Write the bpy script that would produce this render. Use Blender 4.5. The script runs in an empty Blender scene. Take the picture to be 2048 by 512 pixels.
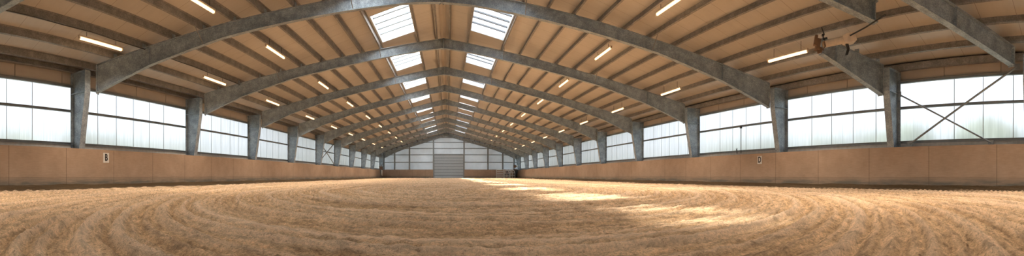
import bpy, bmesh, math, random
import numpy as np
from mathutils import Vector, Matrix, noise
random.seed(4)
sc = bpy.context.scene
COL = sc.collection
PI = math.pi

# ---------------------------------------------------------------- camera (cylindrical panorama)
CAM_H = .50
F = 820.0                                   # pixels per radian of the 2048 px wide panorama
cd = bpy.data.cameras.new('camera'); cam = bpy.data.objects.new('camera', cd); COL.objects.link(cam)
cam.location = (0, 0, CAM_H); cam.rotation_euler = (PI/2, 0, -129.0/F)
cd.type = 'PANO'; cd.panorama_type = 'CENTRAL_CYLINDRICAL'
cd.central_cylindrical_range_u_min = -1024/F; cd.central_cylindrical_range_u_max = 1024/F
cd.central_cylindrical_range_v_min = -161/F; cd.central_cylindrical_range_v_max = 351/F
cd.clip_start = .05; cd.clip_end = 400
sc.camera = cam

# ---------------------------------------------------------------- world, sun, exposure
SKY = 1.0
SUN = 25.0
TUBE_W = 155.0
TUBE_EMIT = 2.6
w = bpy.data.worlds.new('sky'); sc.world = w; w.use_nodes = True
nt = w.node_tree; nt.nodes.clear()
wo = nt.nodes.new('ShaderNodeOutputWorld'); bg = nt.nodes.new('ShaderNodeBackground')
tc = nt.nodes.new('ShaderNodeTexCoord'); sp = nt.nodes.new('ShaderNodeSeparateXYZ'); rp = nt.nodes.new('ShaderNodeValToRGB')
nt.links.new(tc.outputs['Generated'], sp.inputs[0]); nt.links.new(sp.outputs['Z'], rp.inputs[0])
rp.color_ramp.elements[0].position = 0; rp.color_ramp.elements[0].color = (.92, .99, 1.07, 1)
rp.color_ramp.elements[1].position = 1; rp.color_ramp.elements[1].color = (3.6, 3.9, 4.3, 1)
nt.links.new(rp.outputs[0], bg.inputs[0]); bg.inputs[1].default_value = SKY
nt.links.new(bg.outputs[0], wo.inputs[0])
sd = bpy.data.lights.new('sun', 'SUN'); sun = bpy.data.objects.new('sun', sd); COL.objects.link(sun)
sd.energy = SUN; sd.angle = math.radians(5.5); sd.color = (1, .90, .76)
sun.rotation_euler = Vector((.95, -5.2, -8.1)).to_track_quat('-Z', 'Y').to_euler()
sun.location = (-5, 30, 40)
sc.view_settings.view_transform = 'Standard'; sc.view_settings.look = 'None'
sc.view_settings.gamma = 1; sc.view_settings.use_curve_mapping = False
sc.view_settings.exposure = 0.13
sc.cycles.max_bounces = 10; sc.cycles.diffuse_bounces = 5; sc.cycles.transparent_max_bounces = 12
sc.cycles.sample_clamp_indirect = 6
sc.cycles.caustics_refractive = True; sc.cycles.use_denoising = True

# ---------------------------------------------------------------- helpers
def link(o, parent=None):
    COL.objects.link(o)
    if parent is not None: o.parent = parent
    return o
def obj(name, bm, m, parent=None, smooth=False):
    me = bpy.data.meshes.new(name); bmesh.ops.recalc_face_normals(bm, faces=bm.faces); bm.to_mesh(me); bm.free()
    me.materials.append(m)
    if smooth:
        for p in me.polygons: p.use_smooth = True
    return link(bpy.data.objects.new(name, me), parent)
def thing(name, label, cat, loc=(0, 0, 0), group=None):
    o = link(bpy.data.objects.new(name, None)); o.location = loc; o.empty_display_size = .3
    o['label'] = label; o['category'] = cat
    if group: o['group'] = group
    return o
def tag(o, label, cat, group=None, kind=None):
    o['label'] = label; o['category'] = cat
    if group: o['group'] = group
    if kind: o['kind'] = kind
    return o
def struct(name, bm, m, parent=None):
    o = obj(name, bm, m, parent)
    if parent is None: o['kind'] = 'structure'
    return o
def box(bm, x0, x1, y0, y1, z0, z1):
    v = [bm.verts.new((x, y, z)) for x in (x0, x1) for y in (y0, y1) for z in (z0, z1)]
    for f in ((0,1,3,2), (4,6,7,5), (0,4,5,1), (2,3,7,6), (0,2,6,4), (1,5,7,3)): bm.faces.new([v[i] for i in f])
    return v
def hexa(bm, pts):                                   # eight free corners in box() order
    v = [bm.verts.new(p) for p in pts]
    for f in ((0,1,3,2), (4,6,7,5), (0,4,5,1), (2,3,7,6), (0,2,6,4), (1,5,7,3)): bm.faces.new([v[i] for i in f])
def sweep(bm, sections, cap=True):
    rings = [[bm.verts.new(p) for p in s] for s in sections]; n = len(rings[0])
    for a, b in zip(rings, rings[1:]):
        for i in range(n): bm.faces.new((a[i], a[(i+1) % n], b[(i+1) % n], b[i]))
    if cap: bm.faces.new(rings[0][::-1]); bm.faces.new(rings[-1])
def tube(bm, pts, r, n=8):
    pts = [Vector(p) for p in pts]; secs = []
    for i, p in enumerate(pts):
        d = (pts[min(i+1, len(pts)-1)] - pts[max(i-1, 0)]).normalized()
        up = Vector((0, 0, 1)) if abs(d.z) < .95 else Vector((1, 0, 0))
        a = d.cross(up).normalized(); b = d.cross(a)
        rr = r[i] if isinstance(r, (list, tuple)) else r
        secs.append([p + (a*math.cos(2*PI*k/n) + b*math.sin(2*PI*k/n))*rr for k in range(n)])
    sweep(bm, secs)
def BM(): return bmesh.new()
ORD = ['first', 'second', 'third', 'fourth', 'fifth', 'sixth', 'seventh', 'eighth', 'ninth', 'tenth', 'eleventh', 'twelfth', 'thirteenth', 'fourteenth', 'fifteenth']

# ---------------------------------------------------------------- materials
class N:
    def __init__(s, name):
        s.m = bpy.data.materials.new(name); s.m.use_nodes = True; s.t = s.m.node_tree; s.t.nodes.clear()
        s.out = s.t.nodes.new('ShaderNodeOutputMaterial'); s.tc = s.t.nodes.new('ShaderNodeTexCoord')
    def n(s, t, **k):
        x = s.t.nodes.new('ShaderNode'+t)
        for a, b in k.items(): setattr(x, a, b)
        return x
    def l(s, a, b): s.t.links.new(a, b)
    def val(s, x, sock):
        if isinstance(x, (int, float)): sock.default_value = x
        elif isinstance(x, tuple): sock.default_value = x
        else: s.l(x, sock)
    def math(s, op, a, b=0.0, c=0.0):
        x = s.n('Math', operation=op); s.val(a, x.inputs[0]); s.val(b, x.inputs[1]); s.val(c, x.inputs[2]); return x.outputs[0]
    def xyz(s):
        x = s.n('SeparateXYZ'); s.l(s.tc.outputs['Object'], x.inputs[0]); return x.outputs
    def comb(s, a, b, c):
        x = s.n('CombineXYZ'); s.val(a, x.inputs[0]); s.val(b, x.inputs[1]); s.val(c, x.inputs[2]); return x.outputs[0]
    def noise(s, vec, scale, detail=3, rough=.55):
        x = s.n('TexNoise'); s.l(vec, x.inputs['Vector']); x.inputs['Scale'].default_value = scale
        x.inputs['Detail'].default_value = detail; x.inputs['Roughness'].default_value = rough; return x.outputs[0]
    def ramp(s, f, stops):
        x = s.n('ValToRGB'); s.l(f, x.inputs[0]); e = x.color_ramp.elements
        while len(e) < len(stops): e.new(.5)
        for i, (p, c) in enumerate(stops):
            e[i].position = p; e[i].color = (c, c, c, 1) if isinstance(c, (int, float)) else (*c, 1)
        return x.outputs[0]
    def mix(s, f, a, b, mode='MIX'):
        x = s.n('MixRGB', blend_type=mode); s.val(f, x.inputs[0])
        for q, i in ((a, 1), (b, 2)):
            if isinstance(q, tuple) and len(q) == 3: q = (*q, 1)
            s.val(q, x.inputs[i])
        return x.outputs[0]
    def bsdf(s, color, rough=.6, metal=0.0, bump=None, bs=.3, bd=.02, spec=.5):
        b = s.n('BsdfPrincipled')
        if isinstance(color, tuple): color = (*color, 1) if len(color) == 3 else color
        s.val(color, b.inputs['Base Color']); s.val(rough, b.inputs['Roughness']); s.val(metal, b.inputs['Metallic'])
        b.inputs['Specular IOR Level'].default_value = spec
        if bump is not None:
            u = s.n('Bump'); s.l(bump, u.inputs['Height']); u.inputs['Strength'].default_value = bs; u.inputs['Distance'].default_value = bd
            s.l(u.outputs[0], b.inputs['Normal'])
        s.l(b.outputs[0], s.out.inputs[0]); return b

def m_plain(name, c, rough=.6, metal=0.0, var=.12, scale=6, spec=.5):
    s = N(name); n = s.noise(s.tc.outputs['Object'], scale)
    c2 = tuple(max(0, v*(1-var)) for v in c); c3 = tuple(min(1, v*(1+var)) for v in c)
    s.bsdf(s.ramp(n, [(.3, c2), (.7, c3)]), rough, metal, n, .1, .01, spec); return s.m
def m_galv(name, a, b, c, rough=.52, metal=.3):
    s = N(name); v = s.n('TexVoronoi'); v.inputs['Scale'].default_value = 22; s.l(s.tc.outputs['Object'], v.inputs['Vector'])
    n = s.noise(s.tc.outputs['Object'], 3.2, 6, .7); n2 = s.noise(s.tc.outputs['Object'], 30, 3, .7)
    mix = s.math('ADD', s.math('MULTIPLY', n, .62), s.math('ADD', s.math('MULTIPLY', n2, .3), s.math('MULTIPLY', v.outputs['Distance'], .16)))
    s.bsdf(s.ramp(mix, [(.36, a), (.52, b), (.68, c)]), rough, metal, n2, .12, .01); return s.m
M = {}
M['steel'] = m_galv('galvanised_steel', (.14, .17, .20), (.25, .30, .345), (.42, .485, .54), .5, .15)
M['purlin'] = m_galv('purlin_steel', (.145, .138, .13), (.22, .21, .20), (.34, .32, .30), .45, .3)
M['rail'] = m_plain('rail_steel', (.26, .29, .31), .45, .4)
M['ledge'] = m_plain('ledge_paint', (.52, .52, .50), .6)
M['fascia'] = m_plain('fascia_panel', (.42, .37, .32), .7, 0, .06, 1.2)
M['black'] = m_plain('black_rubber', (.02, .02, .02), .6)
M['cable'] = m_plain('cable_black', (.03, .027, .025), .5)
M['white_metal'] = m_plain('white_metal', (.68, .68, .66), .45)
M['pale_box'] = m_plain('aged_white_enamel', (.62, .50, .38), .5)
M['curb'] = m_plain('skylight_curb', (.56, .60, .64), .5, 0, .03)
M['glazing_bar'] = m_plain('glazing_bar', (.16, .18, .20), .5, .3)
M['brown_wood'] = m_plain('brown_wood', (.16, .09, .05), .7)
M['sign_white'] = m_plain('sign_white', (.72, .70, .66), .5, 0, .03)
M['letter'] = m_plain('letter_black', (.012, .012, .012), .5)
M['grass'] = m_plain('meadow_grass', (.11, .125, .085), .9, 0, .3, .5)
M['foliage'] = m_plain('tree_foliage', (.05, .072, .045), .9, 0, .4, .8)

def mk_ceiling():
    s = N('ceiling_panel'); x, y, z = s.xyz()
    fr = s.math('FRACT', s.math('DIVIDE', y, 1.12)); d = s.math('ABSOLUTE', s.math('SUBTRACT', fr, .5))
    seam = s.math('GREATER_THAN', d, .4935)
    n = s.noise(s.tc.outputs['Object'], .9, 5, .6); n2 = s.noise(s.comb(s.math('MULTIPLY', x, .6), s.math('MULTIPLY', y, 3.0), z), 1.5, 4, .6)
    c = s.ramp(s.math('MULTIPLY_ADD', n2, .5, s.math('MULTIPLY', n, .5)), [(.3, (.45, .41, .365)), (.7, (.53, .485, .435))])
    c = s.mix(s.math('MULTIPLY', seam, .75), c, (.17, .12, .08))
    bh = s.math('ADD', s.math('MULTIPLY', n, .5), s.math('MULTIPLY', seam, -1.0))
    s.bsdf(c, .36, 0, bh, .10, .02, .6); return s.m
M['ceiling'] = mk_ceiling()

def mk_board():
    s = N('kick_board'); x, y, z = s.xyz()
    along = s.math('ADD', x, y)
    fr = s.math('FRACT', s.math('DIVIDE', s.math('ADD', along, .7), 2.5)); d = s.math('ABSOLUTE', s.math('SUBTRACT', fr, .5))
    seam = s.math('GREATER_THAN', d, .4955)
    wob = s.noise(s.comb(along, along, 0.0), .7, 3)
    zz = s.math('ADD', z, s.math('MULTIPLY', s.math('SUBTRACT', wob, .5), .10))
    hl = s.math('LESS_THAN', s.math('ABSOLUTE', s.math('SUBTRACT', zz, .42)), .007)
    n = s.noise(s.tc.outputs['Object'], 1.1, 6, .65); g = s.noise(s.comb(s.math('MULTIPLY', along, 1.2), 0.0, s.math('MULTIPLY', z, 9)), 3, 5, .6)
    c = s.ramp(s.math('MULTIPLY_ADD', n, .6, s.math('MULTIPLY', g, .4)), [(.3, (.32, .225, .155)), (.5, (.40, .285, .20)), (.72, (.48, .35, .255))])
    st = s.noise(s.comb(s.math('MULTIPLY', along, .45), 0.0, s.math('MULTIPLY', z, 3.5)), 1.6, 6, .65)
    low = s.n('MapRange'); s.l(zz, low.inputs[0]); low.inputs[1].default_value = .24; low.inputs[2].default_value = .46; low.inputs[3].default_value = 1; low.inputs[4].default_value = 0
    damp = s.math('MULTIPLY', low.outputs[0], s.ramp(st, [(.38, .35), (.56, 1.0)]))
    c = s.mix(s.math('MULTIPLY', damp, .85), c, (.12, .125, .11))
    c = s.mix(s.math('MULTIPLY', hl, .5), c, (.12, .08, .05))
    c = s.mix(s.math('MULTIPLY', seam, .7), c, (.10, .065, .04))
    b = s.math('ADD', s.math('MULTIPLY', g, .4), s.math('MULTIPLY', seam, -1.0))
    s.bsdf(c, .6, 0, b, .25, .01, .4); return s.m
M['board'] = mk_board()

SX, SY = .3, 16.0
def mk_sand():
    s = N('raked_sand'); x, y, z = s.xyz()
    dx = s.math('SUBTRACT', x, SX); right = s.math('GREATER_THAN', dx, 0.0)
    a = s.math('ADD', 8.0, s.math('MULTIPLY', right, 2.5))
    ex = s.math('DIVIDE', dx, a); ey = s.math('DIVIDE', s.math('SUBTRACT', y, SY), 15.0)
    k = s.math('MULTIPLY', s.math('SQRT', s.math('ADD', s.math('MULTIPLY', ex, ex), s.math('MULTIPLY', ey, ey))), 15.0)
    ang = s.math('ARCTAN2', ey, ex)
    wig = s.noise(s.tc.outputs['Object'], .8, 2)
    ph = s.math('ADD', k, s.math('MULTIPLY', wig, .25))
    fine = s.noise(s.comb(s.math('MULTIPLY', ph, 1.0), s.math('MULTIPLY', ang, .5), 0.0), 9, 3, .6)       # streaks along the tracks
    mid = s.noise(s.comb(ph, s.math('MULTIPLY', ang, .35), 3.0), 2.3, 3, .55)
    clod = s.noise(s.tc.outputs['Object'], 17, 6, .80); grain = s.noise(s.tc.outputs['Object'], 120, 2, .6); blot = s.noise(s.tc.outputs['Object'], .35, 4, .6)
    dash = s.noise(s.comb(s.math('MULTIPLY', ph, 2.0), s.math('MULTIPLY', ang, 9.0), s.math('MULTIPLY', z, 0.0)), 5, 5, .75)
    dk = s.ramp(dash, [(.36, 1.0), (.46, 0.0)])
    h = s.math('ADD', s.math('ADD', s.math('MULTIPLY', s.math('ADD', fine, dash), .9), s.math('MULTIPLY', clod, 1.15)), s.math('MULTIPLY', grain, .5))
    t = s.math('ADD', s.math('ADD', s.math('MULTIPLY', fine, .40), s.math('MULTIPLY', mid, .16)), s.math('ADD', s.math('MULTIPLY', clod, .34), s.math('MULTIPLY', blot, .10)))
    c = s.ramp(t, [(.40, (.42, .262, .138)), (.5, (.61, .40, .22)), (.60, (.81, .555, .325))])
    c = s.mix(s.math('MULTIPLY', dk, .34), c, (.20, .115, .06))  # small shadows between the clods, painted as dark dashes
    at = s.n('Attribute', attribute_name='crest_light'); c = s.mix(s.math('MULTIPLY', at.outputs['Fac'], .8), c, (.84, .62, .42))      # light catching the furrow tops, painted as paler sand
    g2 = s.noise(s.tc.outputs['Object'], 48, 3, .75)
    c = s.mix(1.0, c, s.ramp(g2, [(.34, .64), (.5, 1.0), (.64, 1.20)]), 'MULTIPLY')
    l2 = s.noise(s.comb(ph, s.math('MULTIPLY', ang, 1.6), 5.0), 16, 3, .65)
    c = s.mix(1.0, c, s.ramp(l2, [(.36, .62), (.5, 1.0), (.64, 1.18)]), 'MULTIPLY')
    c = s.mix(s.math('MULTIPLY', at.outputs['Fac'], .38), c, (.86, .64, .44))  # painted light on the furrow tops, repeated over the grain
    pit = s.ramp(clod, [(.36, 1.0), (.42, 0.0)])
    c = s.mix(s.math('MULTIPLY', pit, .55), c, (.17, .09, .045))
    # dark strip along the boards: damp sand, with the shade there painted in
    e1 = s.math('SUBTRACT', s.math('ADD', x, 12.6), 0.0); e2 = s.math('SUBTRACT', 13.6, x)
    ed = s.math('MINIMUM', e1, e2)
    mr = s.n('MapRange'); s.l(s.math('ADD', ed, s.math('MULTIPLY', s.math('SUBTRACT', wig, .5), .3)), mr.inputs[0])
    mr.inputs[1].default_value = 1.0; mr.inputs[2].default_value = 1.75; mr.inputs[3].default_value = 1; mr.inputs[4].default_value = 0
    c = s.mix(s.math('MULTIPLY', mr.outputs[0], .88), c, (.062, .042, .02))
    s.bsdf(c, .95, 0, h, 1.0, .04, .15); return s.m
M['sand'] = mk_sand()

def mk_poly(name, see, rough=.55, ior=1.25, tint=(.95, .96, .98), rib=True):
    s = N(name); x, y, z = s.xyz()
    tr = s.n('BsdfTranslucent'); rf = s.n('BsdfRefraction'); rf.inputs['Roughness'].default_value = rough; rf.inputs['IOR'].default_value = ior
    n = s.noise(s.comb(x, s.math('MULTIPLY', y, 9.0), s.math('MULTIPLY', z, .4)), 1.3, 3, .6)
    c = s.ramp(n, [(.35, tuple(v*.84 for v in tint)), (.62, tint)])
    dirt = s.noise(s.comb(x, s.math('MULTIPLY', y, 4.0), s.math('MULTIPLY', z, .6)), 2.2, 5, .7)
    low = s.n('MapRange'); s.l(z, low.inputs[0]); low.inputs[1].default_value = 1.7; low.inputs[2].default_value = 2.7; low.inputs[3].default_value = .8; low.inputs[4].default_value = 0
    c = s.mix(s.math('MULTIPLY', low.outputs[0], dirt), c, (.50, .54, .50))          # algae dust low on the sheets
    fr = s.math('FRACT', s.math('DIVIDE', y, 1.1)); d = s.math('ABSOLUTE', s.math('SUBTRACT', fr, .5)); seam = s.math('GREATER_THAN', d, .485)
    if rib: c = s.mix(s.math('MULTIPLY', seam, .35), c, (.5, .55, .58))
    s.l(c, tr.inputs[0]); s.l(c, rf.inputs[0])
    mx = s.n('MixShader'); mx.inputs[0].default_value = see; s.l(tr.outputs[0], mx.inputs[1]); s.l(rf.outputs[0], mx.inputs[2])
    df = s.n('BsdfDiffuse'); df.inputs[0].default_value = (.8, .82, .84, 1); m2 = s.n('MixShader'); m2.inputs[0].default_value = .12
    s.l(mx.outputs[0], m2.inputs[1]); s.l(df.outputs[0], m2.inputs[2]); s.l(m2.outputs[0], s.out.inputs[0]); return s.m
M['poly'] = mk_poly('ribbed_polycarbonate', .66, .46, 1.12, (.90, .92, .97))
def mk_sky(name, clear, tint):
    s = N(name); tp = s.n('BsdfTransparent'); tp.inputs[0].default_value = (*tint, 1); tr = s.n('BsdfTranslucent'); tr.inputs[0].default_value = (.9, .95, 1, 1)
    mx = s.n('MixShader'); mx.inputs[0].default_value = clear; s.l(tr.outputs[0], mx.inputs[1]); s.l(tp.outputs[0], mx.inputs[2]); s.l(mx.outputs[0], s.out.inputs[0]); return s.m
M['sky_clear'] = mk_sky('clear_skylight_sheet', .75, (.95, .97, 1))
M['sky_opal'] = mk_sky('opal_skylight_sheet', .03, (.95, .97, 1))
def mk_gable():
    s = N('gable_sheet'); x, y, z = s.xyz(); n = s.noise(s.tc.outputs['Object'], .5, 4)
    tr = s.n('BsdfTranslucent'); df = s.n('BsdfDiffuse'); c = s.ramp(n, [(.3, (.52, .57, .62)), (.7, (.64, .70, .76))])
    s.l(c, tr.inputs[0]); s.l(c, df.inputs[0]); mx = s.n('MixShader'); mx.inputs[0].default_value = .74
    s.l(tr.outputs[0], mx.inputs[1]); s.l(df.outputs[0], mx.inputs[2]); s.l(mx.outputs[0], s.out.inputs[0]); return s.m
M['gable'] = mk_gable()
M['door'] = m_plain('door_panel_paint', (.40, .47, .53), .45, .1, .05)
def mk_emit():
    s = N('glowing_tube'); e = s.n('Emission'); e.inputs[0].default_value = (1, .66, .36, 1); e.inputs[1].default_value = TUBE_EMIT; s.l(e.outputs[0], s.out.inputs[0]); return s.m
M['tube'] = mk_emit()

# ---------------------------------------------------------------- dimensions of the hall
WL, WR = -13.2, 14.2            # outer flange of the columns / glazing line
BL, BR = -12.6, 13.6            # kick board faces
YB, YE = -14.0, 79.0
RX = -.25                       # ridge
ZR = 8.05 + CAM_H               # underside of the purlins at the ridge
SL, SR = .303, .28
def zr(side, u): return ZR - (SL if side < 0 else SR)*u
def xr(side, u): return RX + side*u
UL, UR = RX-WL, WR-RX
PU = .24                        # purlin depth
H = CAM_H
# frames: (Y of left column, Y of ridge, Y of right column), far to near
FR = [(69.5, 69.3, 70.7), (61.8, 62.9, 63.6), (53.9, 56.6, 56.2), (46.4, 49.8, 49.1), (39.6, 43.1, 41.9), (32.2, 36.4, 34.8),
      (25.0, 30.3, 27.5), (17.9, 24.1, 20.2), (10.2, 17.7, 13.1), (2.7, 12.0, 7.27), (-4.8, 10.6, 2.1)]
FR_END = (78.5, 78.5, 78.5)

# ---------------------------------------------------------------- floor
xs = np.concatenate([np.arange(BL-.3, -9, .1), np.arange(-9, -5, .05), np.arange(-5, 6, .032), np.arange(6, 9.5, .05), np.arange(9.5, BR+.35, .1)])
ys = np.concatenate([np.arange(YB, 0, .35), np.arange(0, 1.2, .06), np.arange(1.2, 8, .028), np.arange(8, 22, .06), np.arange(22, 40, .15), np.arange(40, YE+.3, .4)])
X, Y = np.meshgrid(xs, ys)
def hash1(n): v = np.sin(n*127.1+3.7)*43758.5453; return v-np.floor(v)
def n1(t): i = np.floor(t); f = t-i; f = f*f*(3-2*f); return hash1(i)*(1-f)+hash1(i+1)*f
def hash2(a, b): v = np.sin(a*127.1+b*311.7)*43758.5453; return v-np.floor(v)
def n2(a, b):
    i, j = np.floor(a), np.floor(b); f, g = a-i, b-j; f = f*f*(3-2*f); g = g*g*(3-2*g)
    return (hash2(i, j)*(1-f)+hash2(i+1, j)*f)*(1-g)+(hash2(i, j+1)*(1-f)+hash2(i+1, j+1)*f)*g
A = np.where(X > SX, 10.5, 8.0); EX = (X-SX)/A; EY = (Y-SY)/15.0
K = 15*np.sqrt(EX**2+EY**2)+.22*n2(X*.5, Y*.5)+.04*n2(X*2, Y*2)
ANG = np.arctan2(EY, EX)
amp = .55+.9*n2(ANG*3+7, K*.4)
Z = amp*(.022*(n1(K*1.9)-.5)+.026*(n1(K*4.3+9)-.5)+.024*(n1(K*11+5)-.5))
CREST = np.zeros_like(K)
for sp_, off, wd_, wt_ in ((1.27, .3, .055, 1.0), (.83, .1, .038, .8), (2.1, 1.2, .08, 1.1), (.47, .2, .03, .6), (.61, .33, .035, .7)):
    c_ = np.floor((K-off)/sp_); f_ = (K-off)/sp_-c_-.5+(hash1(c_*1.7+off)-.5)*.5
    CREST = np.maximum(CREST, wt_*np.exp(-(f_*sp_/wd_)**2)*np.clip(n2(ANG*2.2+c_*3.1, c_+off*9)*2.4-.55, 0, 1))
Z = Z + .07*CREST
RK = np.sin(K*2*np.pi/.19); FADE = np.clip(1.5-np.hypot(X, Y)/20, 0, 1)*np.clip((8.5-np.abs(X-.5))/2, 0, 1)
CREST = np.maximum(CREST, .42*np.clip(RK*1.6-.3, 0, 1)*FADE*n2(ANG*7, K*1.1))  # rake ridges join the mask that paints lit tops paler
Z = Z + .019*RK*(.4+n2(ANG*9, K*1.3))*np.clip(1.5-np.hypot(X, Y)/20, 0, 1)*np.clip((8.5-np.abs(X-.5))/2, 0, 1)
Z = Z + .016*(n2(X*16, Y*16)-.5) + .018*(n2(X*27+5, Y*27)-.5) + .05*np.clip(n2(X*11, Y*19+4)-.72, 0, 1) + .05*(n2(X*.25, Y*.25)-.5)
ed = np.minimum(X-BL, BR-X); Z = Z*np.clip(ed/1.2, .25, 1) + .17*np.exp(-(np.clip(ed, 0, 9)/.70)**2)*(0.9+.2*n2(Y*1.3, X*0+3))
ee = YE-Y; Z = Z*np.clip(ee/3, .15, 1)
Z = Z-.02
ny, nx = X.shape
me = bpy.data.meshes.new('floor'); me.vertices.add(nx*ny); me.vertices.foreach_set('co', np.stack([X, Y, Z], -1).astype(np.float32).ravel())
idx = np.arange(nx*ny).reshape(ny, nx); q = np.stack([idx[:-1, :-1], idx[:-1, 1:], idx[1:, 1:], idx[1:, :-1]], -1).reshape(-1, 4)
me.loops.add(q.size); me.loops.foreach_set('vertex_index', q.astype(np.int32).ravel()); me.polygons.add(len(q))
me.polygons.foreach_set('loop_start', (np.arange(len(q))*4).astype(np.int32)); me.polygons.foreach_set('use_smooth', np.ones(len(q), bool))
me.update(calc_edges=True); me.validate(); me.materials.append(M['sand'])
ca = me.attributes.new('crest_light', 'FLOAT', 'POINT'); ca.data.foreach_set('value', CREST.astype(np.float32).ravel())
fl = link(bpy.data.objects.new('floor', me)); fl['kind'] = 'structure'

# ---------------------------------------------------------------- roof deck with skylight openings
SKU0, SKU1 = 1.5, 3.3
def sky_spans():
    out = []
    rs = [f[1] for f in FR] ; rs = [YE-.4]+rs
    for far, near in zip(rs[:-1], rs[1:]):
        L = far-near; out.append((near+.12*L, far-.30*L))
    out[-1] = (8.6, 11.1); out.append((-7.0, -3.0))  # the rear span is an unseen addition that lights the foreground
    return out
SPANS = sky_spans()
LEFT_ADDED = [(2.2, 7.2)]                             # unseen opal skylight added on the left slope to brighten the foreground
DT = .14
def deck(bm, side, u0, u1, y0, y1):
    pts = []
    for u in (u0, u1):
        for y in (y0, y1):
            for d in (PU, PU+DT): pts.append((xr(side, u), y, zr(side, u)+d))
    hexa(bm, pts)
bm = BM()
for side, U in ((-1, UL), (1, UR)):
    deck(bm, side, 0, SKU0, YB, YE+.3); deck(bm, side, SKU1, U+.5, YB, YE+.3)
    edges = sorted(SPANS+(LEFT_ADDED if side < 0 else [])); y = YB
    for a, b in edges: deck(bm, side, SKU0, SKU1, y, a); y = b
    deck(bm, side, SKU0, SKU1, y, YE+.3)
struct('ceiling', bm, M['ceiling'])

# ---------------------------------------------------------------- lower walls: boards, upper walls: fascia
for nm, xf, s in (('wall_left', BL, -1), ('wall_right', BR, 1)):
    bm = BM(); box(bm, min(xf, xf+s*.08), max(xf, xf+s*.08), YB, YE-.1, -.15, 1.06+H); struct(nm, bm, M['board'])
ZH, ZS, ZM = 3.60+H, 1.28+H, 2.60+H
for nm, xf, s, U in (('trim_1', WL, -1, UL), ('trim_2', WR, 1, UR)):       # fascia above the glazing
    top = zr(s, U)+PU+.05; bm = BM()
    y = YB; p = 2.15
    while y < YE:
        y1 = min(y+p-.03, YE); box(bm, min(xf, xf+s*.06), max(xf, xf+s*.06), y, y1, ZH+.04, top); y += p
    box(bm, min(xf+s*.06, xf+s*.1), max(xf+s*.06, xf+s*.1), YB, YE, ZH+.04, top)
    o = struct(nm, bm, M['fascia'])
for nm, xf, s in (('trim_3', WL, -1), ('trim_4', WR, 1)):                  # pale ledge behind the boards
    bm = BM(); box(bm, min(xf-s*.02, xf+s*.14), max(xf-s*.02, xf+s*.14), YB, YE, .0, ZS-.05); struct(nm, bm, M['ledge'])

# ---------------------------------------------------------------- side glazing, one window per bay
def pane_bm(x, y0, y1, z0, z1, s):
    bm = BM(); n = max(2, int((y1-y0)/.07)); T = .018; secs = []
    for i in range(n+1):
        y = y0+(y1-y0)*i/n; d = 0
        secs.append([(x+d, y, z0), (x+d, y, z1)])
    vs = [[bm.verts.new(p) for p in q] for q in secs]
    for a, b in zip(vs, vs[1:]): bm.faces.new((a[0], a[1], b[1], b[0]))
    return bm
wi = 0
for side, W, ci in ((-1, WL, 0), (1, WR, 2)):
    ysc = [YE-.25]+[f[ci] for f in FR]+([FR[-1][ci]-6.5] if side > 0 else [])+[YB]
    for far, near in zip(ysc[:-1], ysc[1:]):
        if far-near < .5: continue
        wi += 1; y0, y1 = near+.05, far-.05
        r = link(bpy.data.objects.new('window_%d' % wi, None)); r['kind'] = 'structure'; r.location = (W, (y0+y1)/2, ZS)
        inv = Matrix.Translation((-W, -(y0+y1)/2, -ZS))
        def add(nm, bm, m):
            o = obj(nm, bm, m, r); o.matrix_parent_inverse = inv; return o
        xw = W+side*.05
        add('pane', pane_bm(xw, y0, y1, ZS+.02, ZH, side), M['poly'])
        for nm, z, hh, dd in (('sill_rail', ZS, .05, .09), ('mid_rail', ZM, .05, .08), ('head_rail', ZH, .06, .10)):
            bm = BM(); a, b = sorted((xw-side*.02, xw-side*(.02+dd)))
            box(bm, a, b, y0-.03, y1+.03, z-hh, z-hh+.012); box(bm, a, b, y0-.03, y1+.03, z+hh-.012, z+hh)
            c, d = sorted((xw-side*.02, xw-side*.035)); box(bm, c, d, y0-.03, y1+.03, z-hh, z+hh)
            add(nm, bm, M['rail'])
        bm = BM(); n = int((y1-y0)/1.1)
        for i in range(1, n+1):
            y = math.floor(y0/1.1)*1.1+.55+1.1*(i-1)
            if y0+.1 < y < y1-.1: a, b = sorted((xw-side*.022, xw-side*.03)); box(bm, a, b, y-.012, y+.012, ZS, ZH)
        if len(bm.verts): add('joint_strip', bm, M['rail'])
        else: bm.free()

# ---------------------------------------------------------------- far gable wall and roller door
GX = lambda px: (px-895)*YE/F
DX0, DX1, DZ = GX(868), GX(927), 4.0+H
gz = lambda x: zr(-1, RX-x) if x < RX else zr(1, x-RX)
bm = BM()
def gpanel(bm, x0, x1, z0, y0, y1):
    cuts = [x0]+([RX] if x0 < RX < x1 else [])+[x1]
    for a, b in zip(cuts, cuts[1:]):
        hexa(bm, [(x, y, z) for x in (a, b) for y in (y0, y1) for z in (z0, gz(x)+PU+.02)])
gpanel(bm, WL-.1, DX0, 0, YE, YE+.05); gpanel(bm, DX0, DX1, DZ, YE, YE+.05); gpanel(bm, DX1, WR+.1, 0, YE, YE+.05)
struct('wall_back', bm, M['gable'])
bm = BM(); box(bm, BL-.05, DX0-.15, YE-.44, YE-.32, -.1, 1.15+H); box(bm, DX1+.15, BR+.05, YE-.44, YE-.32, -.1, 1.15+H)
struct('wall_back_lower', bm, M['board']).name = 'baseboard_back'
bm = BM()
posts = [GX(p) for p in (767, 789, 819)]+[DX0-.1, DX1+.1]+[GX(p) for p in (976, 1006, 1029)]
for x in posts: box(bm, x-.13, x+.13, YE-.30, YE-.06, 0, gz(x))
struct('trim_5', bm, M['rail'])
bm = BM()
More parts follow.
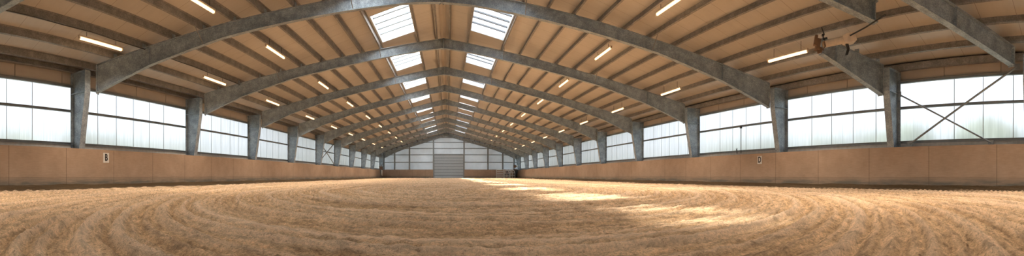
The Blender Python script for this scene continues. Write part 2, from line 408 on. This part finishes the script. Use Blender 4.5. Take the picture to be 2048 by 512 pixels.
for z in (2.57, 3.99, 5.2, 6.36, 7.3):
    z += H; xa, xb = WL, WR
    if z > gz(WL): xa = RX-(ZR-z)/SL
    if z > gz(WR): xb = RX+(ZR-z)/SR
    if z < DZ-.1: box(bm, xa, DX0, YE-.09, YE-.01, z-.07, z+.07); box(bm, DX1, xb, YE-.09, YE-.01, z-.07, z+.07)
    else: box(bm, xa, xb, YE-.09, YE-.01, z-.07, z+.07)
struct('trim_6', bm, M['rail'])
d = link(bpy.data.objects.new('door_1', None)); d['kind'] = 'structure'; d.location = ((DX0+DX1)/2, YE-.05, 0)
def loc(o, p): o.matrix_parent_inverse = Matrix.Translation(-p.location); return o
bm = BM(); nsl = 8
for i in range(nsl):
    z0 = .02+(DZ-.06)*i/nsl; z1 = .02+(DZ-.06)*(i+1)/nsl-.07
    box(bm, DX0+.08, DX1-.08, YE-.10, YE-.04, z0, z1); box(bm, DX0+.08, DX1-.08, YE-.12, YE-.10, z0+.12, z1-.12)
loc(obj('door_leaf', bm, M['door'], d), d)
bm = BM(); box(bm, DX0+.08, DX1-.08, YE-.035, YE-.02, 0, DZ-.04); loc(obj('door_backing', bm, M['glazing_bar'], d), d)  # dark sheet behind the slats, its colour stands for shade in the gaps
bm = BM(); box(bm, DX0, DX0+.08, YE-.16, YE, 0, DZ); box(bm, DX1-.08, DX1, YE-.16, YE, 0, DZ); box(bm, DX0, DX1, YE-.18, YE, DZ-.04, DZ+.12)
loc(obj('door_frame', bm, M['rail'], d), d)
bm = BM(); gpanel(bm, WL-.1, WR+.1, -.1, YB-.1, YB); struct('wall_front', bm, M['gable'])

# ---------------------------------------------------------------- steel frames
FLAT = False
STUB = 0.0                                           # how far the broken rafter has sagged at its free end
def zf(side, u): return zr(side, u)-STUB*max(0, (UR-u)/(UR-10.85))
def plan_dir(p, q):
    v = Vector((q[0]-p[0], q[1]-p[1], 0)).normalized(); return v, Vector((-v.y, v.x, 0))
def depth(u, U):
    if FLAT: return .62
    if STUB: return 1.12-.60*max(0, (U-.9-u)/(U-.9-10.85))
    pts = [(0, .60), (1.2, .52), (U*.6, .52), (U*.79, .74), (U-.9, 1.12), (U, 1.12)]
    for (a, da), (b, db) in zip(pts, pts[1:]):
        if u <= b: return da+(db-da)*(u-a)/(b-a)
    return pts[-1][1]
def i_sections(us, side, U, y_of, fw=.13, ft=.022, wt=.011, nrm=None):
    secs = []
    for u in us:
        c = Vector((xr(side, u), y_of(u), 0)); zt = zf(side, u)-.004; zb = zt-depth(u, U); n = nrm
        prof = [(-fw, zt), (fw, zt), (fw, zt-ft), (wt, zt-ft), (wt, zb+ft), (fw, zb+ft), (fw, zb), (-fw, zb), (-fw, zb+ft), (-wt, zb+ft), (-wt, zt-ft), (-fw, zt-ft)]
        secs.append([Vector((c.x+n.x*a, c.y+n.y*a, z)) for a, z in prof])
    return secs
PUR = {-1: [.38, 1.42]+[3.42+i*1.0 for i in range(10)], 1: [.38, 1.42]+[3.37+i*1.0 for i in range(12)]}
def make_rafter(par, side, U, yc, yr, u_from=0.0, u_to=None, name='rafter', mat='steel', extra=True):
    u_to = u_to if u_to is not None else U-.9
    y_of = lambda u: yr+(yc-yr)*u/U
    v, n = plan_dir((xr(side, 0), yr), (xr(side, U), yc))
    us = [u_from]+[u for u in (.4, 1.2, 3, 5, 7, U*.6, U*.7, U*.79, U*.9) if u_from < u < u_to]+[u_to]
    us = sorted(set(us)); bm = BM(); sweep(bm, i_sections(us, side, U, y_of, nrm=n))
    for u in PUR[side]:                                  # purlin cleats welded on the top flange
        if u_from+.1 < u < u_to-.1:
            c = Vector((xr(side, u), y_of(u), zf(side, u)))
            box(bm, c.x+.015, c.x+.03, c.y-.09, c.y+.09, c.z-.02, c.z+.17); box(bm, c.x+.0, c.x+.1, c.y-.09, c.y+.09, c.z-.02, c.z-.005)
    r = loc(obj(name, bm, M[mat], par), par)
    def plate(u, nm, half=.12, t=.02, dz=0.0):
        bm = BM(); c = Vector((xr(side, u), y_of(u), 0)); zt = zf(side, u)-.03; zb = zf(side, u)-depth(u, U)+.02-dz
        pts = [];
        for a in (-t/2, t/2):
            for b in (-half, half):
                for z in (zb, zt): pts.append(c+v*a+n*b+Vector((0, 0, z)))
        hexa(bm, pts)
        if nm == 'end_plate':                            # bolt heads down both edges
            for b in (-.09, .09):
                for k in range(6):
                    z = zb+.08+(zt-zb-.16)*k/5; p = c+n*b+Vector((0, 0, z)); tube(bm, [p-v*.045, p+v*.045], .016, 6)
        o = obj(nm, bm, M[mat], r); o.matrix_parent_inverse = r.matrix_parent_inverse.copy() if False else Matrix.Translation(-par.location); o.matrix_parent_inverse = Matrix.Identity(4); return o
    if extra:
        for u in (U*.79,): 
            if u_from < u < u_to: plate(u, 'stiffener')
        if u_to > U-1.0: plate(U-.9, 'end_plate', .14, .04, .06)
        if u_from == 0: plate(.03, 'apex_plate', .15, .05, .05)
        for u in (3.42, 8.4):                            # fly brace from purlin down to bottom flange
            if u_from < u < u_to:
                bm = BM(); y = y_of(u); zb = zf(side, u)-depth(u, U)+.03
                tube(bm, [(xr(side, u)-.03, y-.62, zf(side, u)+.02), (xr(side, u), y-.10, zb)], .018, 6)
                obj('fly_brace', bm, M['purlin'], r)
    return r
def make_column(par, side, W, U, y):
    zt = zr(side, U)-.01; s = side; knee = zr(side, U-.9)-1.12
    dz = [(0, .50), (1.5, .56), (knee, .92), (zt, .92)]
    fw, ft, wt = .14, .024, .012; secs = []
    for z, dep in dz:
        xo, xi = W, W-s*dep
        prof = [(xo, -fw), (xo, fw), (xo-s*ft, fw), (xo-s*ft, wt), (xi+s*ft, wt), (xi+s*ft, fw), (xi, fw), (xi, -fw), (xi+s*ft, -fw), (xi+s*ft, -wt), (xo-s*ft, -wt), (xo-s*ft, -fw)]
        secs.append([(a, y+b, z) for a, b in prof])
    bm = BM(); sweep(bm, secs)
    c = loc(obj('column', bm, M['steel'], par), par)
    a, b = sorted((W, W-s*.92)); bm = BM(); box(bm, a+.02, b-.02, y-.13, y+.13, knee-.012, knee+.012); obj('knee_plate', bm, M['steel'], c)
    bm = BM(); box(bm, a, b, y-.14, y+.14, zt-.02, zt); obj('cap_plate', bm, M['steel'], c)
    return c
NF = len(FR)
for k, (yl, yr_, yrt) in enumerate([FR_END]+FR):
    n_near = NF-k                                        # 0 = nearest
    if k == 0: lab = 'farthest grey steel roof frame, standing against the far gable wall'
    elif n_near == 0: lab = 'nearest grey steel roof frame, dark rafter reaching the right edge of the photo'
    elif n_near == 1: lab = 'second nearest steel frame, right rafter broken off beside the hanging lamp fixture'
    elif n_near == 2: lab = 'nearest complete steel roof frame, its apex cut by the top of the photo'
    elif n_near == 3: lab = 'steel roof frame just beyond the nearest pair of skylights'
    else: lab = '%s grey steel roof frame counted from the far gable wall' % ORD[k]
    FLAT = n_near == 0
    t = thing('steel_frame', lab, 'steel frame', (RX, yr_, 0), 'steel portal frames of the hall')
    make_column(t, -1, WL, UL, yl); make_column(t, 1, WR, UR, yrt)
    make_rafter(t, -1, UL, yl, yr_)
    if n_near == 1: STUB = .52; make_rafter(t, 1, UR, yrt, yr_-.9, 10.85, None, 'rafter_stub'); STUB = 0.0
    else: make_rafter(t, 1, UR, yrt, yr_)
FLAT = False
# beam that stops in mid air, near the fixture
t = thing('cut_beam', 'dark steel beam ending in mid air above the hanging lamp fixture', 'beam', (RX, 11.8, 0))
def beam_y(u): return 12.1+(6.02-12.1)*u/10.55
v, n = plan_dir((xr(1, 0), 12.1), (xr(1, 10.55), 6.02))
bm = BM(); secs = []
for u in (.6, 3, 6, 8.5, 10.58):
    zt = zr(1, u)-.05; zb = zt-.62; x, y = xr(1, u), beam_y(u); fw, ft, wt = .15, .03, .012
    prof = [(-fw, zt), (fw, zt), (fw, zt-ft), (wt, zt-ft), (wt, zb+ft), (fw, zb+ft), (fw, zb), (-fw, zb), (-fw, zb+ft), (-wt, zb+ft), (-wt, zt-ft), (-fw, zt-ft)]
    secs.append([Vector((x+n.x*a, y+n.y*a, z)) for a, z in prof])
sweep(bm, secs); loc(obj('beam', bm, M['steel'], t), t)
bm = BM(); u = 10.5; c = Vector((xr(1, u), beam_y(u), 0)); hexa(bm, [c+v*a+n*b+Vector((0, 0, z)) for a in (-.012, .012) for b in (-.14, .14) for z in (zr(1, u)-.64, zr(1, u)-.08)])
loc(obj('end_plate', bm, M['steel'], t), t)

# ---------------------------------------------------------------- purlins
for side in (-1, 1):
    for i, u in enumerate(PUR[side]):
        bm = BM(); x, z = xr(side, u), zr(side, u)+.002; sl = -(SL if side < 0 else SR)*side
        prof = [(-.062, 0), (0.006, 0), (.006, PU-.016), (.062, PU-.016), (.062, PU-.004), (-.006, PU-.004), (-.006, .012), (-.050, .012), (-.050, .035), (-.062, .035)]
        sweep(bm, [[(x+a, y, z+b+sl*a) for a, b in prof] for y in (YB+.05, YE-.05)])
        o = obj('roof_purlin', bm, M['purlin'])
        tag(o, '%s long steel roof purlin from the ridge on the %s slope' % (ORD[i], 'left' if side < 0 else 'right'), 'purlin', 'roof purlins on the %s slope' % ('left' if side < 0 else 'right'))
# ridge cap beam
bm = BM(); sweep(bm, [[(RX+a, y, ZR+b) for a, b in ((-.16, PU-.07), (0, PU-.02), (.16, PU-.07), (.16, PU-.09), (0, PU-.05), (-.16, PU-.09))] for y in (YB, YE)])
struct('trim_7', bm, M['fascia'])
# eave beams above the glazing
for i, (side, W, U) in enumerate(((-1, WL, UL), (1, WR, UR))):
    bm = BM(); z = zr(side, U)+.0; a, b = sorted((W-side*.10, W-side*.30)); box(bm, a, b, YB, YE, z-.02, z+.0); box(bm, a, a+.015, YB, YE, z-.0, z+PU); box(bm, a, b, YB, YE, z+PU-.02, z+PU)
    struct('trim_%d' % (8+i), bm, M['purlin'])

# ---------------------------------------------------------------- skylights
spans = sorted(SPANS)
vis = [s for s in spans if s[1] > 13]
for side in (-1, 1):
    for si, (y0, y1) in enumerate(spans+(LEFT_ADDED if side < 0 else [])):
        if (y0, y1) in vis:
            j = vis.index((y0, y1)); lab = '%s white roof skylight from the camera, %s of the ridge' % ('nearest' if j == 0 else ORD[j], 'left' if side < 0 else 'right')
        else:
            lab = 'white roof skylight above and behind the camera, %s of the ridge, %s' % ('left' if side < 0 else 'right', 'nearer' if si else 'added unseen to light the foreground')
            if (y0, y1) in LEFT_ADDED: lab = 'added opal roof skylight, unseen, above the viewpoint, left of the ridge, above the top of the photo'
        t = thing('skylight', lab, 'skylight', (xr(side, 2.4), (y0+y1)/2, zr(side, 2.4)+PU), 'roof skylights')
        def sp_box(bm, u0, u1, ya, yb, d0, d1): hexa(bm, [(xr(side, u), y, zr(side, u)+d) for u in (u0, u1) for y in (ya, yb) for d in (d0, d1)])
        e = .03; d0, d1 = PU-.01, PU+.26
        bm = BM(); sp_box(bm, SKU0-e, SKU0+.02, y0-e, y1+e, d0, d1); sp_box(bm, SKU1-.02, SKU1+e, y0-e, y1+e, d0, d1)
        sp_box(bm, SKU0, SKU1, y0-e, y0+.02, d0, d1); sp_box(bm, SKU0, SKU1, y1-.02, y1+e, d0, d1)
        loc(obj('curb', bm, M['curb'], t), t)
        bm = BM(); vv = [bm.verts.new((xr(side, u), y, zr(side, u)+d1-.03)) for u, y in ((SKU0, y0), (SKU1, y0), (SKU1, y1), (SKU0, y1))]; bm.faces.new(vv)
        loc(obj('glazing', bm, M['sky_opal' if side < 0 else 'sky_clear'], t), t)
        for f in (.2, .4, .6, .8):
            bm = BM(); y = y0+(y1-y0)*f; sp_box(bm, SKU0, SKU1, y-.05, y+.05, d1-.11, d1-.035); loc(obj('glazing_bar', bm, M['glazing_bar'], t), t)

# ---------------------------------------------------------------- tube lamps
rows = [('inner', -1, -7.62, 5.62, [-3.4, 3.8, 10.9, 17.1, 24.4, 31.4, 38.7, 46, 53.2, 60.4, 67.6]),
        ('outer', -1, -10.95, 4.70, [-4.0, 3.0, 9.75, 17.2, 24.1, 31.4, 38.5, 45.5, 52.6, 60.1, 67.5]),
        ('inner', 1, 7.28, 5.84, [-3.0, 4.2, 12.0, 18.3, 25, 31.6, 38.8, 46, 53, 60, 67]),
        ('outer', 1, 11.55, 4.55, [-4.4, .6, 10.6, 19.1, 26.2, 33.4, 40.4, 47.5, 54.5, 61.7, 68.6])]
for rn, side, x, z, yy in rows:
    sd_ = 'left' if side < 0 else 'right'
    for i, y in enumerate(yy):
        i -= 2  # first two lamps per row are added out of view to brighten the sand
        t = thing('tube_lamp', ('%s added unseen tube lamp above the camera position in the %s row under the %s slope' % ('second' if i == -2 else 'first', rn, sd_)) if i < 0 else '%s glowing tube lamp from the camera in the %s row under the %s slope' % ('nearest' if i == 0 else ORD[i], rn, sd_), 'lamp', (x, y, z+H), 'tube lamps under the roof')
        bm = BM(); tube(bm, [(0, -.95, 0), (0, -.98, 0), (0, .98, 0), (0, .95, 0)], [.045, .045, .045, .045], 10)
        bm.free(); bm = BM(); tube(bm, [(0, -1.0, 0), (0, -.97, 0), (0, .97, 0), (0, 1.0, 0)], [.03, .052, .052, .03], 10); obj('tube', bm, M['tube'], t)
        bm = BM(); box(bm, -.05, .05, -1.04, 1.04, .05, .10); box(bm, -.03, .03, -1.06, -1.0, -.03, .06); box(bm, -.03, .03, 1.0, 1.06, -.03, .06); obj('housing', bm, M['pale_box'], t)
        zc = zr(side, abs(x-RX))+PU-(z+H)
        for yo in (-.7, .7):
            bm = BM(); tube(bm, [(0, yo, .09), (0, yo, zc)], .009, 6); obj('hanger', bm, M['cable'], t)
        ld = bpy.data.lights.new('tube_light', 'AREA'); ld.shape = 'RECTANGLE'; ld.size = .12; ld.size_y = 1.3; ld.energy = TUBE_W*(.36 if rn == 'outer' else 1.2 if side < 0 else 2.1); ld.color = (1, .84, .68); ld.spread = math.radians(112)
        lo = link(bpy.data.objects.new('tube_light', ld), t); lo.location = (0, 0, -.06)
# power cable along the outer left row
bm = BM(); pts = []
for j in range(60):
    y = 3+j*1.2; pts.append((-10.62, y, zr(-1, 10.37)-.02-.03*math.sin(j*1.9)**2-.02))
tube(bm, pts, .016, 6); tag(obj('power_cable', bm, M['cable']), 'thin black cable running beside the outer left lamp row', 'cable')

# ---------------------------------------------------------------- cross bracing
def brace(lab, x, pa, pb, r=.03):
    bm = BM(); tube(bm, [(x, pa[0], pa[1]), (x, pb[0], pb[1])], r, 8)
    for (y, z) in (pa, pb): box(bm, x-.012, x+.012, y-.1, y+.1, z-.1, z+.1)
    tag(obj('brace_rod', bm, M['rail']), lab, 'brace', 'diagonal bracing rods')
xb = WR-.30
brace('diagonal brace rod rising towards the right edge across the nearest right window', xb, (6.6, 1.18+H), (2.55, 3.75+H), .038)
brace('diagonal brace rod falling towards the right across the nearest right window', xb+.08, (7.1, 3.1+H), (3.5, 1.15+H), .03)
xb = WL+.25; ya, yb_ = 39.4, 46.2
brace('brace rod rising away from camera across a far left window', xb, (ya, 1.2+H), (yb_, 3.9+H), .05)
brace('brace rod falling away from camera across a far left window', xb-.08, (ya, 3.9+H), (yb_, 1.2+H), .05)

# ---------------------------------------------------------------- letter signs
def text_mesh(ch, size):
    cu = bpy.data.curves.new('letter', 'FONT'); cu.body = ch; cu.size = size; cu.extrude = .004; cu.align_x = 'CENTER'; cu.align_y = 'CENTER'; cu.offset = .012
    tmp = bpy.data.objects.new('tmp', cu); COL.objects.link(tmp); dg = bpy.context.evaluated_depsgraph_get()
    me = bpy.data.meshes.new_from_object(tmp.evaluated_get(dg)); bpy.data.objects.remove(tmp); me.materials.clear(); me.materials.append(M['letter']); return me
def sign(ch, x, y, z, s, lab, wd, hh):
    t = thing('letter_sign', lab, 'sign', (x, y, z)); t.rotation_euler = (0, 0, PI/2 if s < 0 else -PI/2)
    bm = BM(); box(bm, -wd/2, wd/2, -.012, 0, -hh/2, hh/2); bmesh.ops.bevel(bm, geom=bm.edges[:], offset=.004, segments=1); obj('plate', bm, M['sign_white'], t)
    me = text_mesh(ch, .40); o = link(bpy.data.objects.new('letter', me), t); o.rotation_euler = (PI/2, 0, 0); o.location = (0, -.014, -.0); o.scale = (.72, .98, 1)
yB = 12.6/math.tan(683/F); yD = 13.6/math.tan(624.5/F)
sign('B', BL+.002, yB, .735+H, -1, 'white plate with black letter B on the left boards', .32, .41)
sign('D', BR-.002, yD, .745+H, 1, 'small white plate with black letter on the right boards', .30, .38)

# ---------------------------------------------------------------- hanging fixture by the broken rafter
FX = Vector((10.25, 7.45, 4.12+H))
t = thing('hanging_fixture', 'long beige lamp fixture with dark clamp heads hanging at the broken rafter end', 'lamp fixture', FX)
t.rotation_euler = (0, math.radians(-16), math.radians(-40)); t.scale = (.86, .86, .86)
bm = BM(); secs = []
for x_, r_ in ((-.42, .10), (-.40, .12), (.32, .13), (.36, .15)):
    secs.append([(x_, r_*math.cos(a)*.9, r_*math.sin(a)) for a in [2*PI*k/14 for k in range(14)]])
sweep(bm, secs); obj('lamp_body', bm, M['pale_box'], t)
bm = BM(); secs = []
for x_, a_, b_ in ((.34, .15, .13), (.50, .20, .17), (.78, .26, .15), (.80, .22, .12)):
    secs.append([(x_, -a_, -b_), (x_, a_, -b_), (x_, a_, b_), (x_, -a_, b_)])
sweep(bm, secs); obj('reflector', bm, M['pale_box'], t)
for sx, nm in ((-.52, 'clamp_head'), ):
    bm = BM(); box(bm, sx-.16, sx-.02, -.16, .16, -.20, .18); box(bm, sx-.26, sx-.16, -.20, -.06, -.10, .26); box(bm, sx-.02, sx+.10, -.06, .06, -.25, -.08)
    tube(bm, [(sx-.2, 0, .1), (sx, 0, -.3)], .05, 8); tube(bm, [(sx+.1, -.1, -.2), (sx+.16, -.16, -.05), (sx+.08, -.18, .1)], .035, 8)
    bmesh.ops.rotate(bm, verts=bm.verts, cent=(sx, 0, 0), matrix=Matrix.Rotation(.45, 3, 'Y')); obj(nm, bm, M['brown_wood'], t)
bm = BM(); tube(bm, [(-.30, 0, .1), (-.34, 0, .26), (-.27, 0, .34), (-.30, 0, .60)], .022, 8); box(bm, -.37, -.20, -.03, .03, .16, .22); box(bm, -.36, -.30, -.05, .05, .30, .36); obj('hook', bm, M['black'], t)
bm = BM(); sweep(bm, [[(x-.05, -.04, z), (x+.05, -.04, z), (x+.05, .04, z), (x-.05, .04, z)] for x, z in ((.46, -.10), (.46, -.34), (.40, -.44), (.34, -.54))]); obj('bracket', bm, M['black'], t)
bm = BM(); p0 = Vector((10.55, 7.15, 4.30+H)); p1 = Vector((10.0, 5.5, 4.47+H)); tube(bm, [p0, (p0+p1)/2-Vector((0, 0, .03)), p1], .022, 8)
tag(obj('tie_rod', bm, M['black']), 'thin black rod slanting from the hanging fixture up to the nearest rafter', 'rod')

# small device on a right rafter
t = thing('roof_heater', 'small pale device bolted under a right rafter deep in the hall', 'device', (10.5, 36.0, 4.72+H))
bm = BM(); box(bm, -.45, .45, -.12, .12, -.14, .10); bmesh.ops.bevel(bm, geom=bm.edges[:], offset=.03, segments=2); obj('body', bm, M['ledge'], t)
for bx, bt in ((-.3, .5), (.3, .42)):
    bm = BM(); tube(bm, [(bx, 0, .09), (bx, 0, bt)], .03); obj('bracket', bm, M['rail'], t)

# thin pole on the right window ledge
t = thing('thin_pole', 'thin dark pole standing before the third right window', 'pole', (WR-.2, 16.1, 1.15+H))
bm = BM(); tube(bm, [(0, 0, 0), (0, 0, 1.32)], .02, 6); obj('pole', bm, M['cable'], t)
bm = BM(); box(bm, -.04, .04, -.05, .05, 1.30, 1.42); obj('pole_head', bm, M['cable'], t)
t = thing('short_rod', 'short dark rod on the ledge left of the thin pole', 'rod', (WR-.2, 16.42, 1.15+H))
bm = BM(); tube(bm, [(0, 0, 0), (0, 0, .3)], .018, 6); obj('rod', bm, M['cable'], t)
bm = BM(); tube(bm, [(0, 0, .12), (0, .08, .26)], .014, 6); obj('branch', bm, M['cable'], t)

# ---------------------------------------------------------------- equipment by the far right corner
YG = 76.6; S = YG/F
gx = lambda p: (p-895)*S
def hurdle(lab, x0, x1, y, top, nr, arch=False):
    t = thing('metal_gate', lab, 'gate', ((x0+x1)/2, y, 0)); w_ = (x1-x0)/2
    for sx in (-w_, w_):
        bm = BM(); tube(bm, [(sx, 0, 0), (sx, 0, top)], .05, 8); obj('post', bm, M['white_metal'], t)
    for i in range(nr):
        bm = BM(); z = .25+(top-.3)*i/(nr-1); box(bm, -w_, w_, -.03, .03, z-.065, z+.065); obj('rail', bm, M['white_metal'], t)
    return t
hurdle('white five-bar gate leaning by the far right corner boards', gx(993.5), gx(1007.5), YG, 1.62, 5)
hurdle('darker barred gate beside the white five-bar gate', gx(1010), gx(1022), YG+.3, 1.5, 5)
t = thing('hay_feeder', 'curved pale tube rack in the far right corner', 'rack', (gx(1025), YG-.3, 0))
for dx_ in (-.55, 0, .5):
    bm = BM(); tube(bm, [(dx_, 0, 0), (dx_, 0, 1.0), (dx_-.08, 0, 1.3), (dx_-.3, 0, 1.5), (dx_-.6, 0, 1.52)], .05, 8); obj('hoop', bm, M['white_metal'], t)
for z in (.5, 1.0):
    bm = BM(); tube(bm, [(-.6, 0, z), (.5, 0, z)], .04, 8); obj('crossbar', bm, M['white_metal'], t)
for i, (px, z, r_) in enumerate(((1015.5, .38, .36), (1019, 1.02, .3))):
    bm = BM()
    R_, rr = r_, .13
    secs = [[(R_*math.cos(a)+rr*math.cos(b)*math.cos(a), rr*math.sin(b)*1.3, R_*math.sin(a)+rr*math.cos(b)*math.sin(a)) for b in [2*PI*q/8 for q in range(8)]] for a in [2*PI*p/18 for p in range(19)]]
    sweep(bm, secs, False); o = obj('tyre', bm, M['black'], None, True); o.location = (gx(px), YG+.75, z+.13)
    tag(o, ['black tyre standing on the sand behind the darker gate', 'black tyre hung above the other tyre behind the darker gate'][i], 'tyre')
t = thing('tall_cabinet', 'tall black bin in the far right corner', 'bin', (gx(1033.5), YG+.6, 0))
bm = BM(); tube(bm, [(0, 0, .0), (0, 0, .05), (0, 0, 1.5), (0, 0, 1.6)], [.30, .33, .40, .42], 16); obj('body', bm, M['black'], t)
bm = BM(); tube(bm, [(0, 0, 1.6), (0, 0, 1.64), (0, 0, 1.72)], [.45, .45, .2], 16); obj('lid', bm, M['brown_wood'], t)
t = thing('wall_speaker', 'small dark loudspeaker with a pale horn above the far right corner bin', 'loudspeaker', (gx(1034), YG+1.2, 2.0))
bm = BM(); box(bm, -.35, .1, -.2, .2, 0, .5); bmesh.ops.bevel(bm, geom=bm.edges[:], offset=.04, segments=2); obj('body', bm, M['brown_wood'], t)
bm = BM(); tube(bm, [(.1, 0, .25), (.45, -.1, .3)], [.08, .24], 12); obj('horn', bm, M['white_metal'], t)
bm = BM(); tube(bm, [(-.1, .1, .2), (-.1, .9, .2)], .04, 6); obj('bracket', bm, M['black'], t)
t = thing('corner_shelf', 'brown wooden box on a bracket in the far left corner', 'box', (BL+.12, 76.5, 1.06+H))
bm = BM(); box(bm, -.30, .30, -.25, .25, 0, .55); box(bm, -.38, .38, -.3, .3, .55, .65); bmesh.ops.bevel(bm, geom=bm.edges[:], offset=.015, segments=1); obj('box', bm, M['brown_wood'], t)
bm = BM(); box(bm, -.05, .05, -.05, .05, .65, 1.0); obj('post', bm, M['brown_wood'], t)
bm = BM(); secs = [[((.18+.05*math.sin(5*a+z))*math.cos(a), .16*math.sin(a), z) for a in [2*PI*k/16 for k in range(16)]] for z in (0, .3, .7, 1.0, 1.1)]
sweep(bm, secs); o = obj('hanging_sack', bm, M['white_metal'], None, True); o.location = (BL+.19, 76.3, .45); tag(o, 'pale sack hanging on the boards below the corner box', 'sack')

# ---------------------------------------------------------------- outside: meadow and trees
bm = BM(); box(bm, -160, 160, -80, 220, -.5, -.3); struct('ground', bm, M['grass'])
random.seed(9)
for side in (-1, 1):
    for j in range(12):
        y = -25+j*9.5+random.uniform(-2, 2); x = side*(46+random.uniform(-3, 5)); hgt = random.uniform(7.0, 8.2)
        t = thing('tree', 'blurred green tree outside beyond the %s windows' % ('left' if side < 0 else 'right'), 'tree', (x, y, -.3), 'trees outside the %s windows' % ('left' if side < 0 else 'right'))
        bm = BM(); bmesh.ops.create_icosphere(bm, subdivisions=3, radius=1)
        for v_ in bm.verts:
            d_ = 1+.35*noise.noise(v_.co*1.7+Vector((j*3.1, side, 0)))+.12*noise.noise(v_.co*5); v_.co = Vector((v_.co.x*4.2*d_, v_.co.y*4.3*d_, hgt*.55+v_.co.z*hgt*.45*d_))
        obj('crown', bm, M['foliage'], t)
        bm = BM(); tube(bm, [(0, 0, 0), (0, 0, hgt*.5)], [.3, .2], 8); obj('trunk', bm, M['brown_wood'], t)
